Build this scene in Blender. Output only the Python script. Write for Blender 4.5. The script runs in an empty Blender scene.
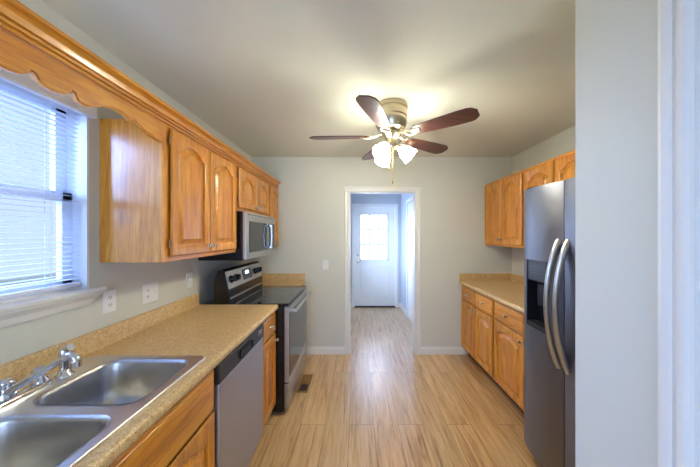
import bpy, bmesh, math, random
from mathutils import Vector, Matrix
random.seed(7)
PI = math.pi
SC = bpy.context.scene
COL = SC.collection

# ------------------------------------------------------------------ camera
cam_d = bpy.data.cameras.new('camera')
cam = bpy.data.objects.new('camera', cam_d)
COL.objects.link(cam)
cam.location = (0, 0, 1.474)
cam.rotation_euler = (PI / 2, 0, 0)
cam_d.sensor_width = 36
cam_d.lens = 260 / 700 * 36
cam_d.shift_x = -7 / 700
cam_d.shift_y = 1.5 / 700
cam_d.clip_start = 0.02
SC.camera = cam

# ------------------------------------------------------------------ world, exposure, big lights
SC.view_settings.view_transform = 'Standard'
SC.view_settings.look = 'None'
SC.view_settings.gamma = 1.0
SC.view_settings.exposure = 1.62
SC.view_settings.use_curve_mapping = False
w = bpy.data.worlds.new('sky'); SC.world = w; w.use_nodes = True
wn = w.node_tree.nodes; wl = w.node_tree.links
bg = wn['Background']
bg.inputs['Color'].default_value = (0.56, 0.70, 1.0, 1)
_tc = wn.new('ShaderNodeTexCoord'); _sx = wn.new('ShaderNodeSeparateXYZ'); _mr = wn.new('ShaderNodeMapRange')
_mr.inputs[1].default_value = 0.72; _mr.inputs[2].default_value = 0.82; _mr.inputs[3].default_value = 0.42; _mr.inputs[4].default_value = 3.4
wl.new(_tc.outputs['Generated'], _sx.inputs[0]); wl.new(_sx.outputs['Y'], _mr.inputs[0]); wl.new(_mr.outputs[0], bg.inputs['Strength'])
SHADE_EMIT = 18.0
BULB_EMIT = 110.0
LAMP = (0.95, 0.93, 0.76)


def portal(name, loc, rot, sx, sy):
    l = bpy.data.lights.new(name, 'AREA'); l.shape = 'RECTANGLE'; l.size = sx; l.size_y = sy
    l.cycles.is_portal = True
    o = bpy.data.objects.new(name, l); COL.objects.link(o); o.location = loc; o.rotation_euler = rot
    return o


portal('window_daylight', (-1.47, 0.77, 1.65), (0, -PI / 2, 0), 0.95, 1.05)
portal('door_daylight', (0.365, 5.5, 1.45), (-PI / 2, 0, 0), 0.6, 1.0)
portal('added_rear_portal', (-0.3, -2.6, 1.1), (PI / 2, 0, 0), 1.7, 2.1)  # samples sky light through the added rear door
portal('added_hall_portal', (-0.32, 4.35, 1.4), (0, -PI / 2, 0), 1.3, 0.9)  # samples sky light through the added hall window


def daylight(name, loc, rot, sx, sy, power, rgb):
    l = bpy.data.lights.new(name, 'AREA'); l.shape = 'RECTANGLE'; l.size = sx; l.size_y = sy; l.energy = power; l.color = rgb
    o = bpy.data.objects.new(name, l); COL.objects.link(o); o.location = loc; o.rotation_euler = rot
    return o


daylight('added_rear_fill', (-0.3, -3.1, 1.35), (PI / 2, 0, 0), 2.2, 2.2, 40, (0.45, 0.62, 1.0))  # added lamp outside the invented rear door, fills the room from behind
daylight('garden_sky', (-2.5, 0.5, 2.35), (0, -PI / 2 + 0.5, 0), 1.5, 1.5, 75, (0.32, 0.50, 1.0))
daylight('added_hall_fill', (-1.3, 4.35, 1.7), (0, -PI / 2, 0), 1.4, 1.4, 66, (0.42, 0.57, 1.0))  # added lamp outside the invented side window, brightens the hall


# ------------------------------------------------------------------ materials
def new_mat(name):
    m = bpy.data.materials.new(name); m.use_nodes = True
    nt = m.node_tree
    return m, nt, nt.nodes, nt.links, nt.nodes['Principled BSDF']


def lin(c):
    return tuple(((v / 255) / 12.92 if v / 255 < 0.04045 else ((v / 255 + 0.055) / 1.055) ** 2.4) for v in c) + (1,)


def plain(name, rgb, rough=0.5, metal=0.0, spec=0.5, noise=0.0, nscale=40, bump=0.0, coat=0.0):
    m, nt, N, L, B = new_mat(name)
    B.inputs['Base Color'].default_value = lin(rgb)
    B.inputs['Roughness'].default_value = rough
    B.inputs['Metallic'].default_value = metal
    B.inputs['Specular IOR Level'].default_value = spec
    B.inputs['Coat Weight'].default_value = coat
    tc = N.new('ShaderNodeTexCoord')
    nz = N.new('ShaderNodeTexNoise'); nz.inputs['Scale'].default_value = nscale; nz.inputs['Detail'].default_value = 4
    L.new(tc.outputs['Object'], nz.inputs['Vector'])
    if noise > 0:
        mx = N.new('ShaderNodeMix'); mx.data_type = 'RGBA'
        c = lin(rgb)
        mx.inputs[6].default_value = tuple(v * (1 - noise) for v in c[:3]) + (1,)
        mx.inputs[7].default_value = tuple(min(1, v * (1 + noise)) for v in c[:3]) + (1,)
        L.new(nz.outputs['Fac'], mx.inputs[0]); L.new(mx.outputs[2], B.inputs['Base Color'])
    if bump > 0:
        bp = N.new('ShaderNodeBump'); bp.inputs['Strength'].default_value = bump; bp.inputs['Distance'].default_value = 0.002
        L.new(nz.outputs['Fac'], bp.inputs['Height']); L.new(bp.outputs['Normal'], B.inputs['Normal'])
    return m


def wood(name, axis, dark, mid, light, rough=0.32, fine=1.0, coat=0.25):
    """grain running along the given axis"""
    m, nt, N, L, B = new_mat(name)
    tc = N.new('ShaderNodeTexCoord'); oi = N.new('ShaderNodeObjectInfo')
    ml = N.new('ShaderNodeMath'); ml.operation = 'MULTIPLY'; ml.inputs[1].default_value = 37.0
    L.new(oi.outputs['Random'], ml.inputs[0])
    ad = N.new('ShaderNodeVectorMath'); ad.operation = 'ADD'
    L.new(tc.outputs['Object'], ad.inputs[0]); L.new(ml.outputs[0], ad.inputs[1])

    def stretched(across, along, detail, rough_):
        mp = N.new('ShaderNodeMapping')
        s = [across] * 3; s['XYZ'.index(axis)] = along
        mp.inputs['Scale'].default_value = s
        L.new(ad.outputs[0], mp.inputs['Vector'])
        n = N.new('ShaderNodeTexNoise'); n.inputs['Scale'].default_value = 1; n.inputs['Detail'].default_value = detail
        n.inputs['Roughness'].default_value = rough_; n.inputs['Distortion'].default_value = 0.6
        L.new(mp.outputs[0], n.inputs['Vector'])
        return n
    big = stretched(11 * fine, 0.9 * fine, 2, 0.45)
    # cathedral rings
    rg = N.new('ShaderNodeMath'); rg.operation = 'MULTIPLY'; rg.inputs[1].default_value = 34
    L.new(big.outputs['Fac'], rg.inputs[0])
    sn = N.new('ShaderNodeMath'); sn.operation = 'SINE'; L.new(rg.outputs[0], sn.inputs[0])
    pores = stretched(230 * fine, 7 * fine, 3, 0.6)
    a = N.new('ShaderNodeMath'); a.operation = 'MULTIPLY_ADD'; a.inputs[1].default_value = 0.065; a.inputs[2].default_value = 0.0
    L.new(sn.outputs[0], a.inputs[0])
    b = N.new('ShaderNodeMath'); b.operation = 'MULTIPLY_ADD'; b.inputs[1].default_value = 0.8
    L.new(pores.outputs['Fac'], b.inputs[0]); L.new(a.outputs[0], b.inputs[2])
    c = N.new('ShaderNodeMath'); c.operation = 'MULTIPLY_ADD'; c.inputs[1].default_value = 0.45
    L.new(big.outputs['Fac'], c.inputs[0]); L.new(b.outputs[0], c.inputs[2])
    cr = N.new('ShaderNodeValToRGB')
    e = cr.color_ramp.elements
    e[0].position = 0.34; e[0].color = lin(dark)
    e[1].position = 0.84; e[1].color = lin(light)
    k = e.new(0.6); k.color = lin(mid)
    L.new(c.outputs[0], cr.inputs[0]); L.new(cr.outputs[0], B.inputs['Base Color'])
    B.inputs['Roughness'].default_value = rough
    B.inputs['Coat Weight'].default_value = coat; B.inputs['Coat Roughness'].default_value = 0.16
    bp = N.new('ShaderNodeBump'); bp.inputs['Strength'].default_value = 0.08; bp.inputs['Distance'].default_value = 0.001
    L.new(pores.outputs['Fac'], bp.inputs['Height']); L.new(bp.outputs['Normal'], B.inputs['Normal'])
    return m


OD, OM, OL = (154, 82, 14), (212, 134, 30), (232, 164, 54)
M = {}
M['oak_v'] = wood('honey_oak_upright_grain', 'Z', OD, OM, OL, 0.42, 1.5, 0.55)
M['veneer'] = wood('oak_veneer_end_panel', 'Z', OD, OM, OL, 0.3, 1.5, 1.0)
M['oak_h'] = wood('honey_oak_level_grain', 'Y', OD, OM, OL, 0.42, 1.5, 0.55)
M['blade'] = wood('walnut_fan_blade', 'X', (52, 26, 20), (84, 46, 36), (108, 62, 48), rough=0.38, coat=0.1)
M['wall'] = plain('greige_wall_paint', (216, 216, 204), 0.75, noise=0.015, nscale=6, bump=0.05)
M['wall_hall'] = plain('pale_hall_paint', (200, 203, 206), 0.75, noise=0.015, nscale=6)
M['ceiling'] = plain('ceiling_paint', (230, 229, 215), 0.85, noise=0.02, nscale=60, bump=0.15)
M['trim'] = plain('white_trim_paint', (236, 234, 226), 0.35, noise=0.01)
M['white'] = plain('white_plastic', (240, 240, 238), 0.35, noise=0.01)
M['vinyl'] = plain('white_vinyl', (236, 238, 242), 0.4, noise=0.01)
M['black'] = plain('black_enamel', (14, 13, 12), 0.25, noise=0.1)
M['blackglass'] = plain('black_ceramic_glass', (16, 16, 16), 0.06, noise=0.05, coat=0.5)
M['darkplastic'] = plain('dark_plastic', (34, 34, 36), 0.4, noise=0.1)
M['dark_recess'] = plain('black_recess', (9, 9, 10), 0.45, noise=0.1)
M['chrome'] = plain('polished_chrome', (215, 217, 222), 0.08, 1.0, noise=0.01)
M['nickel'] = plain('brushed_nickel', (196, 184, 160), 0.28, 1.0, noise=0.03)
M['knob'] = plain('satin_nickel_knob', (214, 206, 190), 0.22, 1.0, noise=0.02)
M['brass'] = plain('brass', (186, 148, 74), 0.34, 1.0, noise=0.04)
M['bronze'] = plain('brown_metal', (152, 112, 66), 0.45, 0.4, noise=0.1)
M['dark_bronze'] = plain('dark_brown_duct', (44, 28, 16), 0.6, noise=0.1)
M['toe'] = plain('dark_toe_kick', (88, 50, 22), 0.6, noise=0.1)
M['inside'] = plain('slot_dark', (40, 38, 36), 0.6, noise=0.05)
M['soil'] = plain('lawn_ground', (150, 152, 130), 0.9, noise=0.2, nscale=3)


def brushed(name, rgb, rough, axis):
    m, nt, N, L, B = new_mat(name)
    tc = N.new('ShaderNodeTexCoord'); mp = N.new('ShaderNodeMapping')
    s = [420, 420, 420]; s['XYZ'.index(axis)] = 4
    mp.inputs['Scale'].default_value = s
    n = N.new('ShaderNodeTexNoise'); n.inputs['Scale'].default_value = 1; n.inputs['Detail'].default_value = 3
    L.new(tc.outputs['Object'], mp.inputs['Vector']); L.new(mp.outputs[0], n.inputs['Vector'])
    mr = N.new('ShaderNodeMapRange'); mr.inputs[3].default_value = rough - 0.06; mr.inputs[4].default_value = rough + 0.08
    L.new(n.outputs['Fac'], mr.inputs[0]); L.new(mr.outputs[0], B.inputs['Roughness'])
    B.inputs['Base Color'].default_value = lin(rgb); B.inputs['Metallic'].default_value = 1
    bp = N.new('ShaderNodeBump'); bp.inputs['Strength'].default_value = 0.02; bp.inputs['Distance'].default_value = 0.0003
    L.new(n.outputs['Fac'], bp.inputs['Height']); L.new(bp.outputs['Normal'], B.inputs['Normal'])
    return m


M['steel'] = brushed('brushed_stainless', (178, 181, 192), 0.42, 'Z')
M['steel_y'] = brushed('brushed_stainless_level', (196, 194, 188), 0.3, 'Y')
M['fridge'] = brushed('fridge_stainless', (128, 129, 138), 0.4, 'Z')
M['sink'] = brushed('sink_stainless_lit', (222, 221, 222), 0.36, 'Y')  # same steel as the bowls, lightened where the rim catches light
M['bowl'] = brushed('sink_stainless_shaded', (196, 195, 194), 0.3, 'Y')  # same steel as the rim, shade inside the bowls put into the colour


def counter_mat():
    m, nt, N, L, B = new_mat('tan_speckled_laminate')
    tc = N.new('ShaderNodeTexCoord')
    n1 = N.new('ShaderNodeTexNoise'); n1.inputs['Scale'].default_value = 260; n1.inputs['Detail'].default_value = 3
    n2 = N.new('ShaderNodeTexNoise'); n2.inputs['Scale'].default_value = 70; n2.inputs['Detail'].default_value = 5
    for n in (n1, n2): L.new(tc.outputs['Object'], n.inputs['Vector'])
    md = N.new('ShaderNodeMath'); md.operation = 'MULTIPLY_ADD'; md.inputs[1].default_value = 0.65
    ha = N.new('ShaderNodeMath'); ha.operation = 'MULTIPLY'; ha.inputs[1].default_value = 0.35
    L.new(n2.outputs['Fac'], ha.inputs[0]); L.new(n1.outputs['Fac'], md.inputs[0]); L.new(ha.outputs[0], md.inputs[2])
    cr = N.new('ShaderNodeValToRGB'); e = cr.color_ramp.elements
    e[0].position = 0.36; e[0].color = lin((176, 132, 78)); e[1].position = 0.64; e[1].color = lin((238, 210, 160))
    k = e.new(0.49); k.color = lin((214, 178, 120))
    L.new(md.outputs[0], cr.inputs[0]); L.new(cr.outputs[0], B.inputs['Base Color'])
    B.inputs['Roughness'].default_value = 0.36
    return m


M['counter'] = counter_mat()


def floor_mat():
    m, nt, N, L, B = new_mat('light_oak_laminate_planks')
    tc = N.new('ShaderNodeTexCoord')
    mp = N.new('ShaderNodeMapping'); mp.inputs['Rotation'].default_value = (0, 0, PI / 2)
    mp.inputs['Location'].default_value = (0.35, 0.06, 0)
    L.new(tc.outputs['Object'], mp.inputs['Vector'])
    br = N.new('ShaderNodeTexBrick')
    br.inputs['Scale'].default_value = 1.0; br.inputs['Brick Width'].default_value = 1.22; br.inputs['Row Height'].default_value = 0.19
    br.inputs['Mortar Size'].default_value = 0.0016; br.inputs['Mortar Smooth'].default_value = 0.1
    br.inputs['Color1'].default_value = (0.0, 0.0, 0.0, 1); br.inputs['Color2'].default_value = (1, 1, 1, 1)
    br.inputs['Mortar'].default_value = (0.5, 0.5, 0.5, 1)
    br.offset = 0.37; br.offset_frequency = 2
    L.new(mp.outputs[0], br.inputs['Vector'])
    # plank offset for grain
    sc = N.new('ShaderNodeVectorMath'); sc.operation = 'SCALE'; sc.inputs['Scale'].default_value = 13.0
    L.new(br.outputs['Color'], sc.inputs[0])
    ad = N.new('ShaderNodeVectorMath'); ad.operation = 'ADD'
    L.new(tc.outputs['Object'], ad.inputs[0]); L.new(sc.outputs[0], ad.inputs[1])

    def st(ax, ay, detail, dist):
        q = N.new('ShaderNodeMapping'); q.inputs['Scale'].default_value = (ax, ay, 1)
        L.new(ad.outputs[0], q.inputs['Vector'])
        n = N.new('ShaderNodeTexNoise'); n.inputs['Scale'].default_value = 1; n.inputs['Detail'].default_value = detail
        n.inputs['Distortion'].default_value = dist; n.inputs['Roughness'].default_value = 0.6
        L.new(q.outputs[0], n.inputs['Vector']); return n
    g1 = st(21, 1.5, 5, 1.2)
    g2 = st(120, 4.5, 4, 0.2)
    a = N.new('ShaderNodeMath'); a.operation = 'MULTIPLY_ADD'; a.inputs[1].default_value = 0.62
    h = N.new('ShaderNodeMath'); h.operation = 'MULTIPLY'; h.inputs[1].default_value = 0.42
    L.new(g2.outputs['Fac'], h.inputs[0]); L.new(g1.outputs['Fac'], a.inputs[0]); L.new(h.outputs[0], a.inputs[2])
    cr = N.new('ShaderNodeValToRGB'); e = cr.color_ramp.elements
    e[0].position = 0.35; e[0].color = lin((120, 76, 38)); e[1].position = 0.72; e[1].color = lin((228, 200, 156))
    k = e.new(0.44); k.color = lin((190, 142, 86)); k = e.new(0.55); k.color = lin((212, 172, 116))
    L.new(a.outputs[0], cr.inputs[0])
    hs = N.new('ShaderNodeHueSaturation')
    mr = N.new('ShaderNodeMapRange'); mr.inputs[3].default_value = 0.9; mr.inputs[4].default_value = 1.08
    L.new(br.outputs['Color'], mr.inputs[0]); L.new(mr.outputs[0], hs.inputs['Value']); L.new(cr.outputs[0], hs.inputs['Color'])
    mx = N.new('ShaderNodeMix'); mx.data_type = 'RGBA'; mx.inputs[7].default_value = lin((118, 80, 44))
    L.new(br.outputs['Fac'], mx.inputs[0]); L.new(hs.outputs[0], mx.inputs[6])
    L.new(mx.outputs[2], B.inputs['Base Color'])
    rr = N.new('ShaderNodeMapRange'); B.inputs['Coat Weight'].default_value = 1.0; B.inputs['Coat Roughness'].default_value = 0.3; B.inputs['Coat IOR'].default_value = 1.65
    rr.inputs[3].default_value = 0.25; rr.inputs[4].default_value = 0.36
    L.new(g1.outputs['Fac'], rr.inputs[0]); L.new(rr.outputs[0], B.inputs['Roughness'])
    bp = N.new('ShaderNodeBump'); bp.inputs['Strength'].default_value = 0.25; bp.inputs['Distance'].default_value = 0.001; bp.invert = True
    L.new(br.outputs['Fac'], bp.inputs['Height']); L.new(bp.outputs['Normal'], B.inputs['Normal'])
    return m


M['floor'] = floor_mat()


def glass_mat():
    m, nt, N, L, B = new_mat('clear_window_glass')
    N.remove(B)
    tr = N.new('ShaderNodeBsdfTransparent'); tr.inputs[0].default_value = (0.96, 0.98, 1, 1)
    gl = N.new('ShaderNodeBsdfGlossy'); gl.inputs['Roughness'].default_value = 0.02
    lw = N.new('ShaderNodeLayerWeight'); lw.inputs['Blend'].default_value = 0.5
    pw_ = N.new('ShaderNodeMath'); pw_.operation = 'POWER'; pw_.inputs[1].default_value = 5; L.new(lw.outputs['Facing'], pw_.inputs[0])
    fr = N.new('ShaderNodeMath'); fr.operation = 'MULTIPLY_ADD'; fr.inputs[1].default_value = 0.9; fr.inputs[2].default_value = 0.04; L.new(pw_.outputs[0], fr.inputs[0])
    mx = N.new('ShaderNodeMixShader')
    L.new(fr.outputs[0], mx.inputs[0]); L.new(tr.outputs[0], mx.inputs[1]); L.new(gl.outputs[0], mx.inputs[2])
    L.new(mx.outputs[0], N['Material Output'].inputs[0])
    return m


M['glass'] = glass_mat()


def slat_mat():
    m, nt, N, L, B = new_mat('white_blind_slats')
    N.remove(B)
    d = N.new('ShaderNodeBsdfDiffuse'); d.inputs[0].default_value = lin((238, 240, 246))
    t = N.new('ShaderNodeBsdfTranslucent'); t.inputs[0].default_value = lin((226, 232, 244))
    mx = N.new('ShaderNodeMixShader'); mx.inputs[0].default_value = 0.3
    L.new(d.outputs[0], mx.inputs[1]); L.new(t.outputs[0], mx.inputs[2]); L.new(mx.outputs[0], N['Material Output'].inputs[0])
    return m


M['slat'] = slat_mat()


def emit(name, rgb, strength):
    m, nt, N, L, B = new_mat(name)
    B.inputs['Base Color'].default_value = lin((240, 240, 235))
    B.inputs['Emission Color'].default_value = rgb + (1,)
    B.inputs['Emission Strength'].default_value = strength
    return m


M['shade'] = emit('lit_frosted_glass', LAMP, SHADE_EMIT)
M['bulb'] = emit('lit_bulb', LAMP, BULB_EMIT)
M['display'] = emit('lit_clock_display', (0.55, 0.75, 1.0), 2.5)
M['panelgrey'] = plain('grey_touch_panel', (70, 74, 80), 0.2, noise=0.05)
M['mark'] = plain('pale_printed_marks', (190, 190, 190), 0.5, noise=0.02)


# ------------------------------------------------------------------ mesh helpers
def box(bm, x0, x1, y0, y1, z0, z1, bev=0.0, seg=2):
    b = bmesh.new()
    bmesh.ops.create_cube(b, size=1)
    for v in b.verts:
        v.co = Vector(((x0 + x1) / 2 + v.co.x * (x1 - x0), (y0 + y1) / 2 + v.co.y * (y1 - y0), (z0 + z1) / 2 + v.co.z * (z1 - z0)))
    if bev > 0:
        bmesh.ops.bevel(b, geom=list(b.edges), offset=bev, segments=seg, profile=0.5, affect='EDGES')
    merge(bm, b)


def merge(bm, b):
    me = bpy.data.meshes.new('tmp'); b.to_mesh(me); b.free()
    bm.from_mesh(me); bpy.data.meshes.remove(me)


def prism(bm, pts, d0, d1, axis='Y'):
    """extrude closed 2D polygon. axis Y: pts=(x,z); axis X: pts=(y,z); axis Z: pts=(x,y)"""
    def P(p, d):
        return {'Y': (p[0], d, p[1]), 'X': (d, p[0], p[1]), 'Z': (p[0], p[1], d)}[axis]
    b = bmesh.new()
    a = [b.verts.new(P(p, d0)) for p in pts]; c = [b.verts.new(P(p, d1)) for p in pts]
    n = len(pts)
    b.faces.new(a); b.faces.new(c[::-1])
    for i in range(n):
        b.faces.new((a[i], c[i], c[(i + 1) % n], a[(i + 1) % n]))
    bmesh.ops.recalc_face_normals(b, faces=b.faces)
    merge(bm, b)


def tube(bm, pts, r, n=10, caps=True):
    pts = [Vector(p) for p in pts]
    rs = r if isinstance(r, (list, tuple)) else [r] * len(pts)
    b = bmesh.new(); rings = []
    prev = None
    for i, p in enumerate(pts):
        d = (pts[min(i + 1, len(pts) - 1)] - pts[max(i - 1, 0)]).normalized()
        if prev is None:
            up = Vector((0, 0, 1)) if abs(d.z) < 0.9 else Vector((1, 0, 0))
            u = d.cross(up).normalized()
        else:
            u = (prev - d * prev.dot(d)).normalized()
        prev = u; v = d.cross(u)
        rings.append([b.verts.new(p + (u * math.cos(2 * PI * k / n) + v * math.sin(2 * PI * k / n)) * rs[i]) for k in range(n)])
    for i in range(len(rings) - 1):
        for k in range(n):
            b.faces.new((rings[i][k], rings[i][(k + 1) % n], rings[i + 1][(k + 1) % n], rings[i + 1][k]))
    if caps:
        b.faces.new(rings[0][::-1]); b.faces.new(rings[-1])
    bmesh.ops.recalc_face_normals(b, faces=b.faces)
    merge(bm, b)


def lathe(bm, prof, loc, axis=(0, 0, 1), n=24, cap=True):
    """prof = list of (radius, height along axis)"""
    ax = Vector(axis).normalized(); q = Vector((0, 0, 1)).rotation_difference(ax)
    b = bmesh.new(); rings = []
    for r, h in prof:
        rings.append([b.verts.new(q @ Vector((r * math.cos(2 * PI * k / n), r * math.sin(2 * PI * k / n), h)) + Vector(loc)) for k in range(n)])
    for i in range(len(rings) - 1):
        for k in range(n):
            b.faces.new((rings[i][k], rings[i][(k + 1) % n], rings[i + 1][(k + 1) % n], rings[i + 1][k]))
    if cap:
        b.faces.new(rings[0][::-1]); b.faces.new(rings[-1])
    bmesh.ops.recalc_face_normals(b, faces=b.faces)
    merge(bm, b)


BASE = {}


def thing(name, label, cat, loc=(0, 0, 0), group=None, kind=None):
    o = bpy.data.objects.new(name, None); COL.objects.link(o); o.empty_display_size = 0.1
    o.location = loc; BASE[o.name] = Vector(loc)
    if label: o['label'] = label
    if cat: o['category'] = cat
    if group: o['group'] = group
    if kind: o['kind'] = kind
    return o


def obj(name, bm, mat, parent=None, smooth=False, loc=None, label=None, angle=35):
    """link bm (world coordinates) as one mesh object"""
    base = BASE[parent.name] if parent is not None else Vector(loc or (0, 0, 0))
    bmesh.ops.translate(bm, verts=bm.verts, vec=-base)
    me = bpy.data.meshes.new(name); bm.to_mesh(me); bm.free()
    me.materials.append(M[mat])
    if smooth:
        me.polygons.foreach_set('use_smooth', [True] * len(me.polygons))
        try: me.set_sharp_from_angle(angle=math.radians(angle))
        except Exception: pass
    o = bpy.data.objects.new(name, me); COL.objects.link(o)
    if parent is not None: o.parent = parent
    else: o.location = base
    BASE[o.name] = base
    if label: o['label'] = label
    return o


def tag(o, label, cat, group=None, kind=None):
    o['label'] = label; o['category'] = cat
    if group: o['group'] = group
    if kind: o['kind'] = kind
    return o


def struct(name, bm, mat, label=None, cat=None, smooth=False):
    o = obj(name, bm, mat, smooth=smooth); o['kind'] = 'structure'
    if label: o['label'] = label
    if cat: o['category'] = cat
    return o


def bx(*a, **k):
    bm = bmesh.new(); box(bm, *a, **k); return bm


# ------------------------------------------------------------------ the setting
XL, XR, YB, ZC = -1.30, 1.917, 3.22, 2.44
YR = -2.4                 # rear of the dining end behind the camera
XP, YP = 0.72, 0.857       # pantry wall face, its corner
HX0, HX1, HY1 = -0.13, 0.90, 5.30

struct('floor', bx(XL - 0.15, XR + 0.15, YR - 0.15, HY1 + 0.15, -0.1, 0), 'floor', 'light oak plank floor running from kitchen into hall', 'floor')
struct('ceiling', bx(XL - 0.15, XR + 0.15, YR - 0.15, HY1 + 0.15, ZC, ZC + 0.1), 'ceiling', 'smooth off-white kitchen ceiling with soft fan shadows', 'ceiling')

WY0, WY1, WZ0, WZ1 = 0.28, 1.262, 1.215, 2.10
bm = bmesh.new()
box(bm, XL - 0.14, XL, YR - 0.15, WY0, 0, ZC)
box(bm, XL - 0.14, XL, WY1, YB, 0, ZC)
box(bm, XL - 0.14, XL, WY0, WY1, 0, WZ0)
box(bm, XL - 0.14, XL, WY0, WY1, WZ1, ZC)
struct('wall_left', bm, 'wall', 'pale grey wall with the window above the sink', 'wall')

DX0, DX1, DZ = -0.094, 0.727, 2.012
bm = bmesh.new()
box(bm, XL - 0.14, DX0, YB, YB + 0.12, 0, ZC)
box(bm, DX1, XR + 0.14, YB, YB + 0.12, 0, ZC)
box(bm, DX0, DX1, YB, YB + 0.12, DZ, ZC)
struct('wall_back', bm, 'wall', 'pale greige end wall with open doorway to hall', 'wall')
struct('wall_right', bx(XR, XR + 0.14, YP, YB, 0, ZC), 'wall', 'pale greige wall behind the right-hand cabinets and fridge', 'wall')

PD0, PD1 = -0.22, 0.556   # pantry door opening
bm = bmesh.new()
box(bm, XP, XP + 0.1, PD1, YP, 0, ZC)
box(bm, XP, XP + 0.1, YR, PD0, 0, ZC)
box(bm, XP, XP + 0.1, PD0, PD1, 2.05, ZC)
box(bm, XP + 0.1, XR + 0.14, YP - 0.1, YP, 0, ZC)
struct('wall_pantry', bm, 'wall', 'bluish white wall beside the fridge nearest the camera', 'wall')
# pantry door and casing
d3 = thing('door_3', 'white pantry door at the far right edge', 'door', (XP, 0.16, 0), kind='structure')
obj('door_panel', bx(XP + 0.025, XP + 0.06, PD0 + 0.012, PD1 - 0.012, 0.008, 2.04), 'trim', d3)
bm = bmesh.new()
for s in range(2):
    for (z0, z1) in ((0.2, 0.95), (1.08, 1.9)):
        box(bm, XP + 0.02, XP + 0.026, PD0 + 0.1 + 0.34 * s, PD0 + 0.36 + 0.34 * s, z0, z1, 0.004)
obj('raised_panels', bm, 'trim', d3)
bm = bmesh.new(); lathe(bm, [(0.024, 0), (0.024, 0.006), (0.01, 0.01), (0.01, 0.03), (0.024, 0.04), (0.026, 0.055), (0.015, 0.066), (0.002, 0.068)], (XP + 0.025, PD0 + 0.07, 0.95), (-1, 0, 0))
obj('door_knob', bm, 'knob', d3, smooth=True)
CAS = [(0, 0), (0, 0.011), (0.008, 0.016), (0.018, 0.016), (0.021, 0.012), (0.03, 0.012), (0.034, 0.015), (0.048, 0.017), (0.058, 0.012), (0.06, 0.006), (0.06, 0)]
bm = bmesh.new()
for sgn, y in ((1, PD1 - 0.002), (-1, PD0 + 0.002)):
    prism(bm, [(XP - h, y + sgn * a) for a, h in CAS], 0, 2.05, 'Z')
prism(bm, [(XP - h, 2.048 + a) for a, h in CAS], PD0 - 0.058, PD1 + 0.058, 'Y')
box(bm, XP, XP + 0.1, PD1 - 0.012, PD1, 0, 2.05); box(bm, XP, XP + 0.1, PD0, PD0 + 0.012, 0, 2.05); box(bm, XP, XP + 0.1, PD0, PD1, 2.04, 2.05)
struct('trim_3', bm, 'trim', 'white fluted casing around the pantry door', 'door casing')

# rear wall of the dining end; unseen glazed door added to let light in
bm = bmesh.new()
box(bm, XL - 0.14, -1.15, YR - 0.12, YR, 0, ZC); box(bm, 0.55, XP + 0.1, YR - 0.12, YR, 0, ZC); box(bm, -1.15, 0.55, YR - 0.12, YR, 2.15, ZC)
struct('wall_rear', bm, 'wall')
pw = thing('added_rear_door', 'unseen glazed door added behind the camera for fill light', 'door', (-0.3, YR, 0), kind='structure')
bm = bmesh.new()
for x in (-1.15, -0.33, 0.49):
    box(bm, x, x + 0.06, YR - 0.09, YR - 0.03, 0, 2.15, 0.004)
box(bm, -1.15, 0.55, YR - 0.09, YR - 0.03, 0.0, 0.08); box(bm, -1.15, 0.55, YR - 0.09, YR - 0.03, 2.08, 2.15)
obj('frame', bm, 'vinyl', pw)
obj('pane', bx(-1.1, 0.5, YR - 0.062, YR - 0.058, 0.07, 2.09), 'glass', pw)

# hall
bm = bmesh.new()
box(bm, HX0 - 0.12, HX0, YB + 0.12, 3.7, 0, ZC); box(bm, HX0 - 0.12, HX0, 5.0, HY1, 0, ZC)
box(bm, HX0 - 0.12, HX0, 3.7, 5.0, 0, 0.9); box(bm, HX0 - 0.12, HX0, 3.7, 5.0, 1.9, ZC)
struct('wall_hall_left', bm, 'wall_hall')
w3 = thing('added_hall_window', 'hidden hall side window added for fill light', 'window', (HX0, 4.35, 0.9), kind='structure')  # out of view, added to bring more light into the hall
bm = bmesh.new()
for y in (3.7, 4.33, 4.95): box(bm, HX0 - 0.1, HX0 - 0.04, y, y + 0.05, 0.9, 1.9)
for z in (0.9, 1.38, 1.85): box(bm, HX0 - 0.1, HX0 - 0.04, 3.7, 5.0, z, z + 0.05)
obj('frame', bm, 'vinyl', w3); obj('pane', bx(HX0 - 0.072, HX0 - 0.068, 3.72, 4.98, 0.92, 1.88), 'glass', w3)
HD0, HD1 = 3.78, 4.62
bm = bmesh.new()
box(bm, HX1, HX1 + 0.12, YB + 0.12, HD0, 0, ZC); box(bm, HX1, HX1 + 0.12, HD1, HY1, 0, ZC); box(bm, HX1, HX1 + 0.12, HD0, HD1, 2.04, ZC)
struct('wall_hall_right', bm, 'wall_hall', 'bluish right wall of the hall', 'wall')
FX0, FX1 = -0.045, 0.77   # far door
bm = bmesh.new()
box(bm, HX0 - 0.12, FX0 - 0.01, HY1, HY1 + 0.12, 0, ZC); box(bm, FX1 + 0.01, HX1 + 0.12, HY1, HY1 + 0.12, 0, ZC)
box(bm, FX0 - 0.01, FX1 + 0.01, HY1, HY1 + 0.12, 2.05, ZC)
struct('wall_hall_back', bm, 'wall_hall', 'bluish end wall around the glazed door', 'wall')

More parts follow.
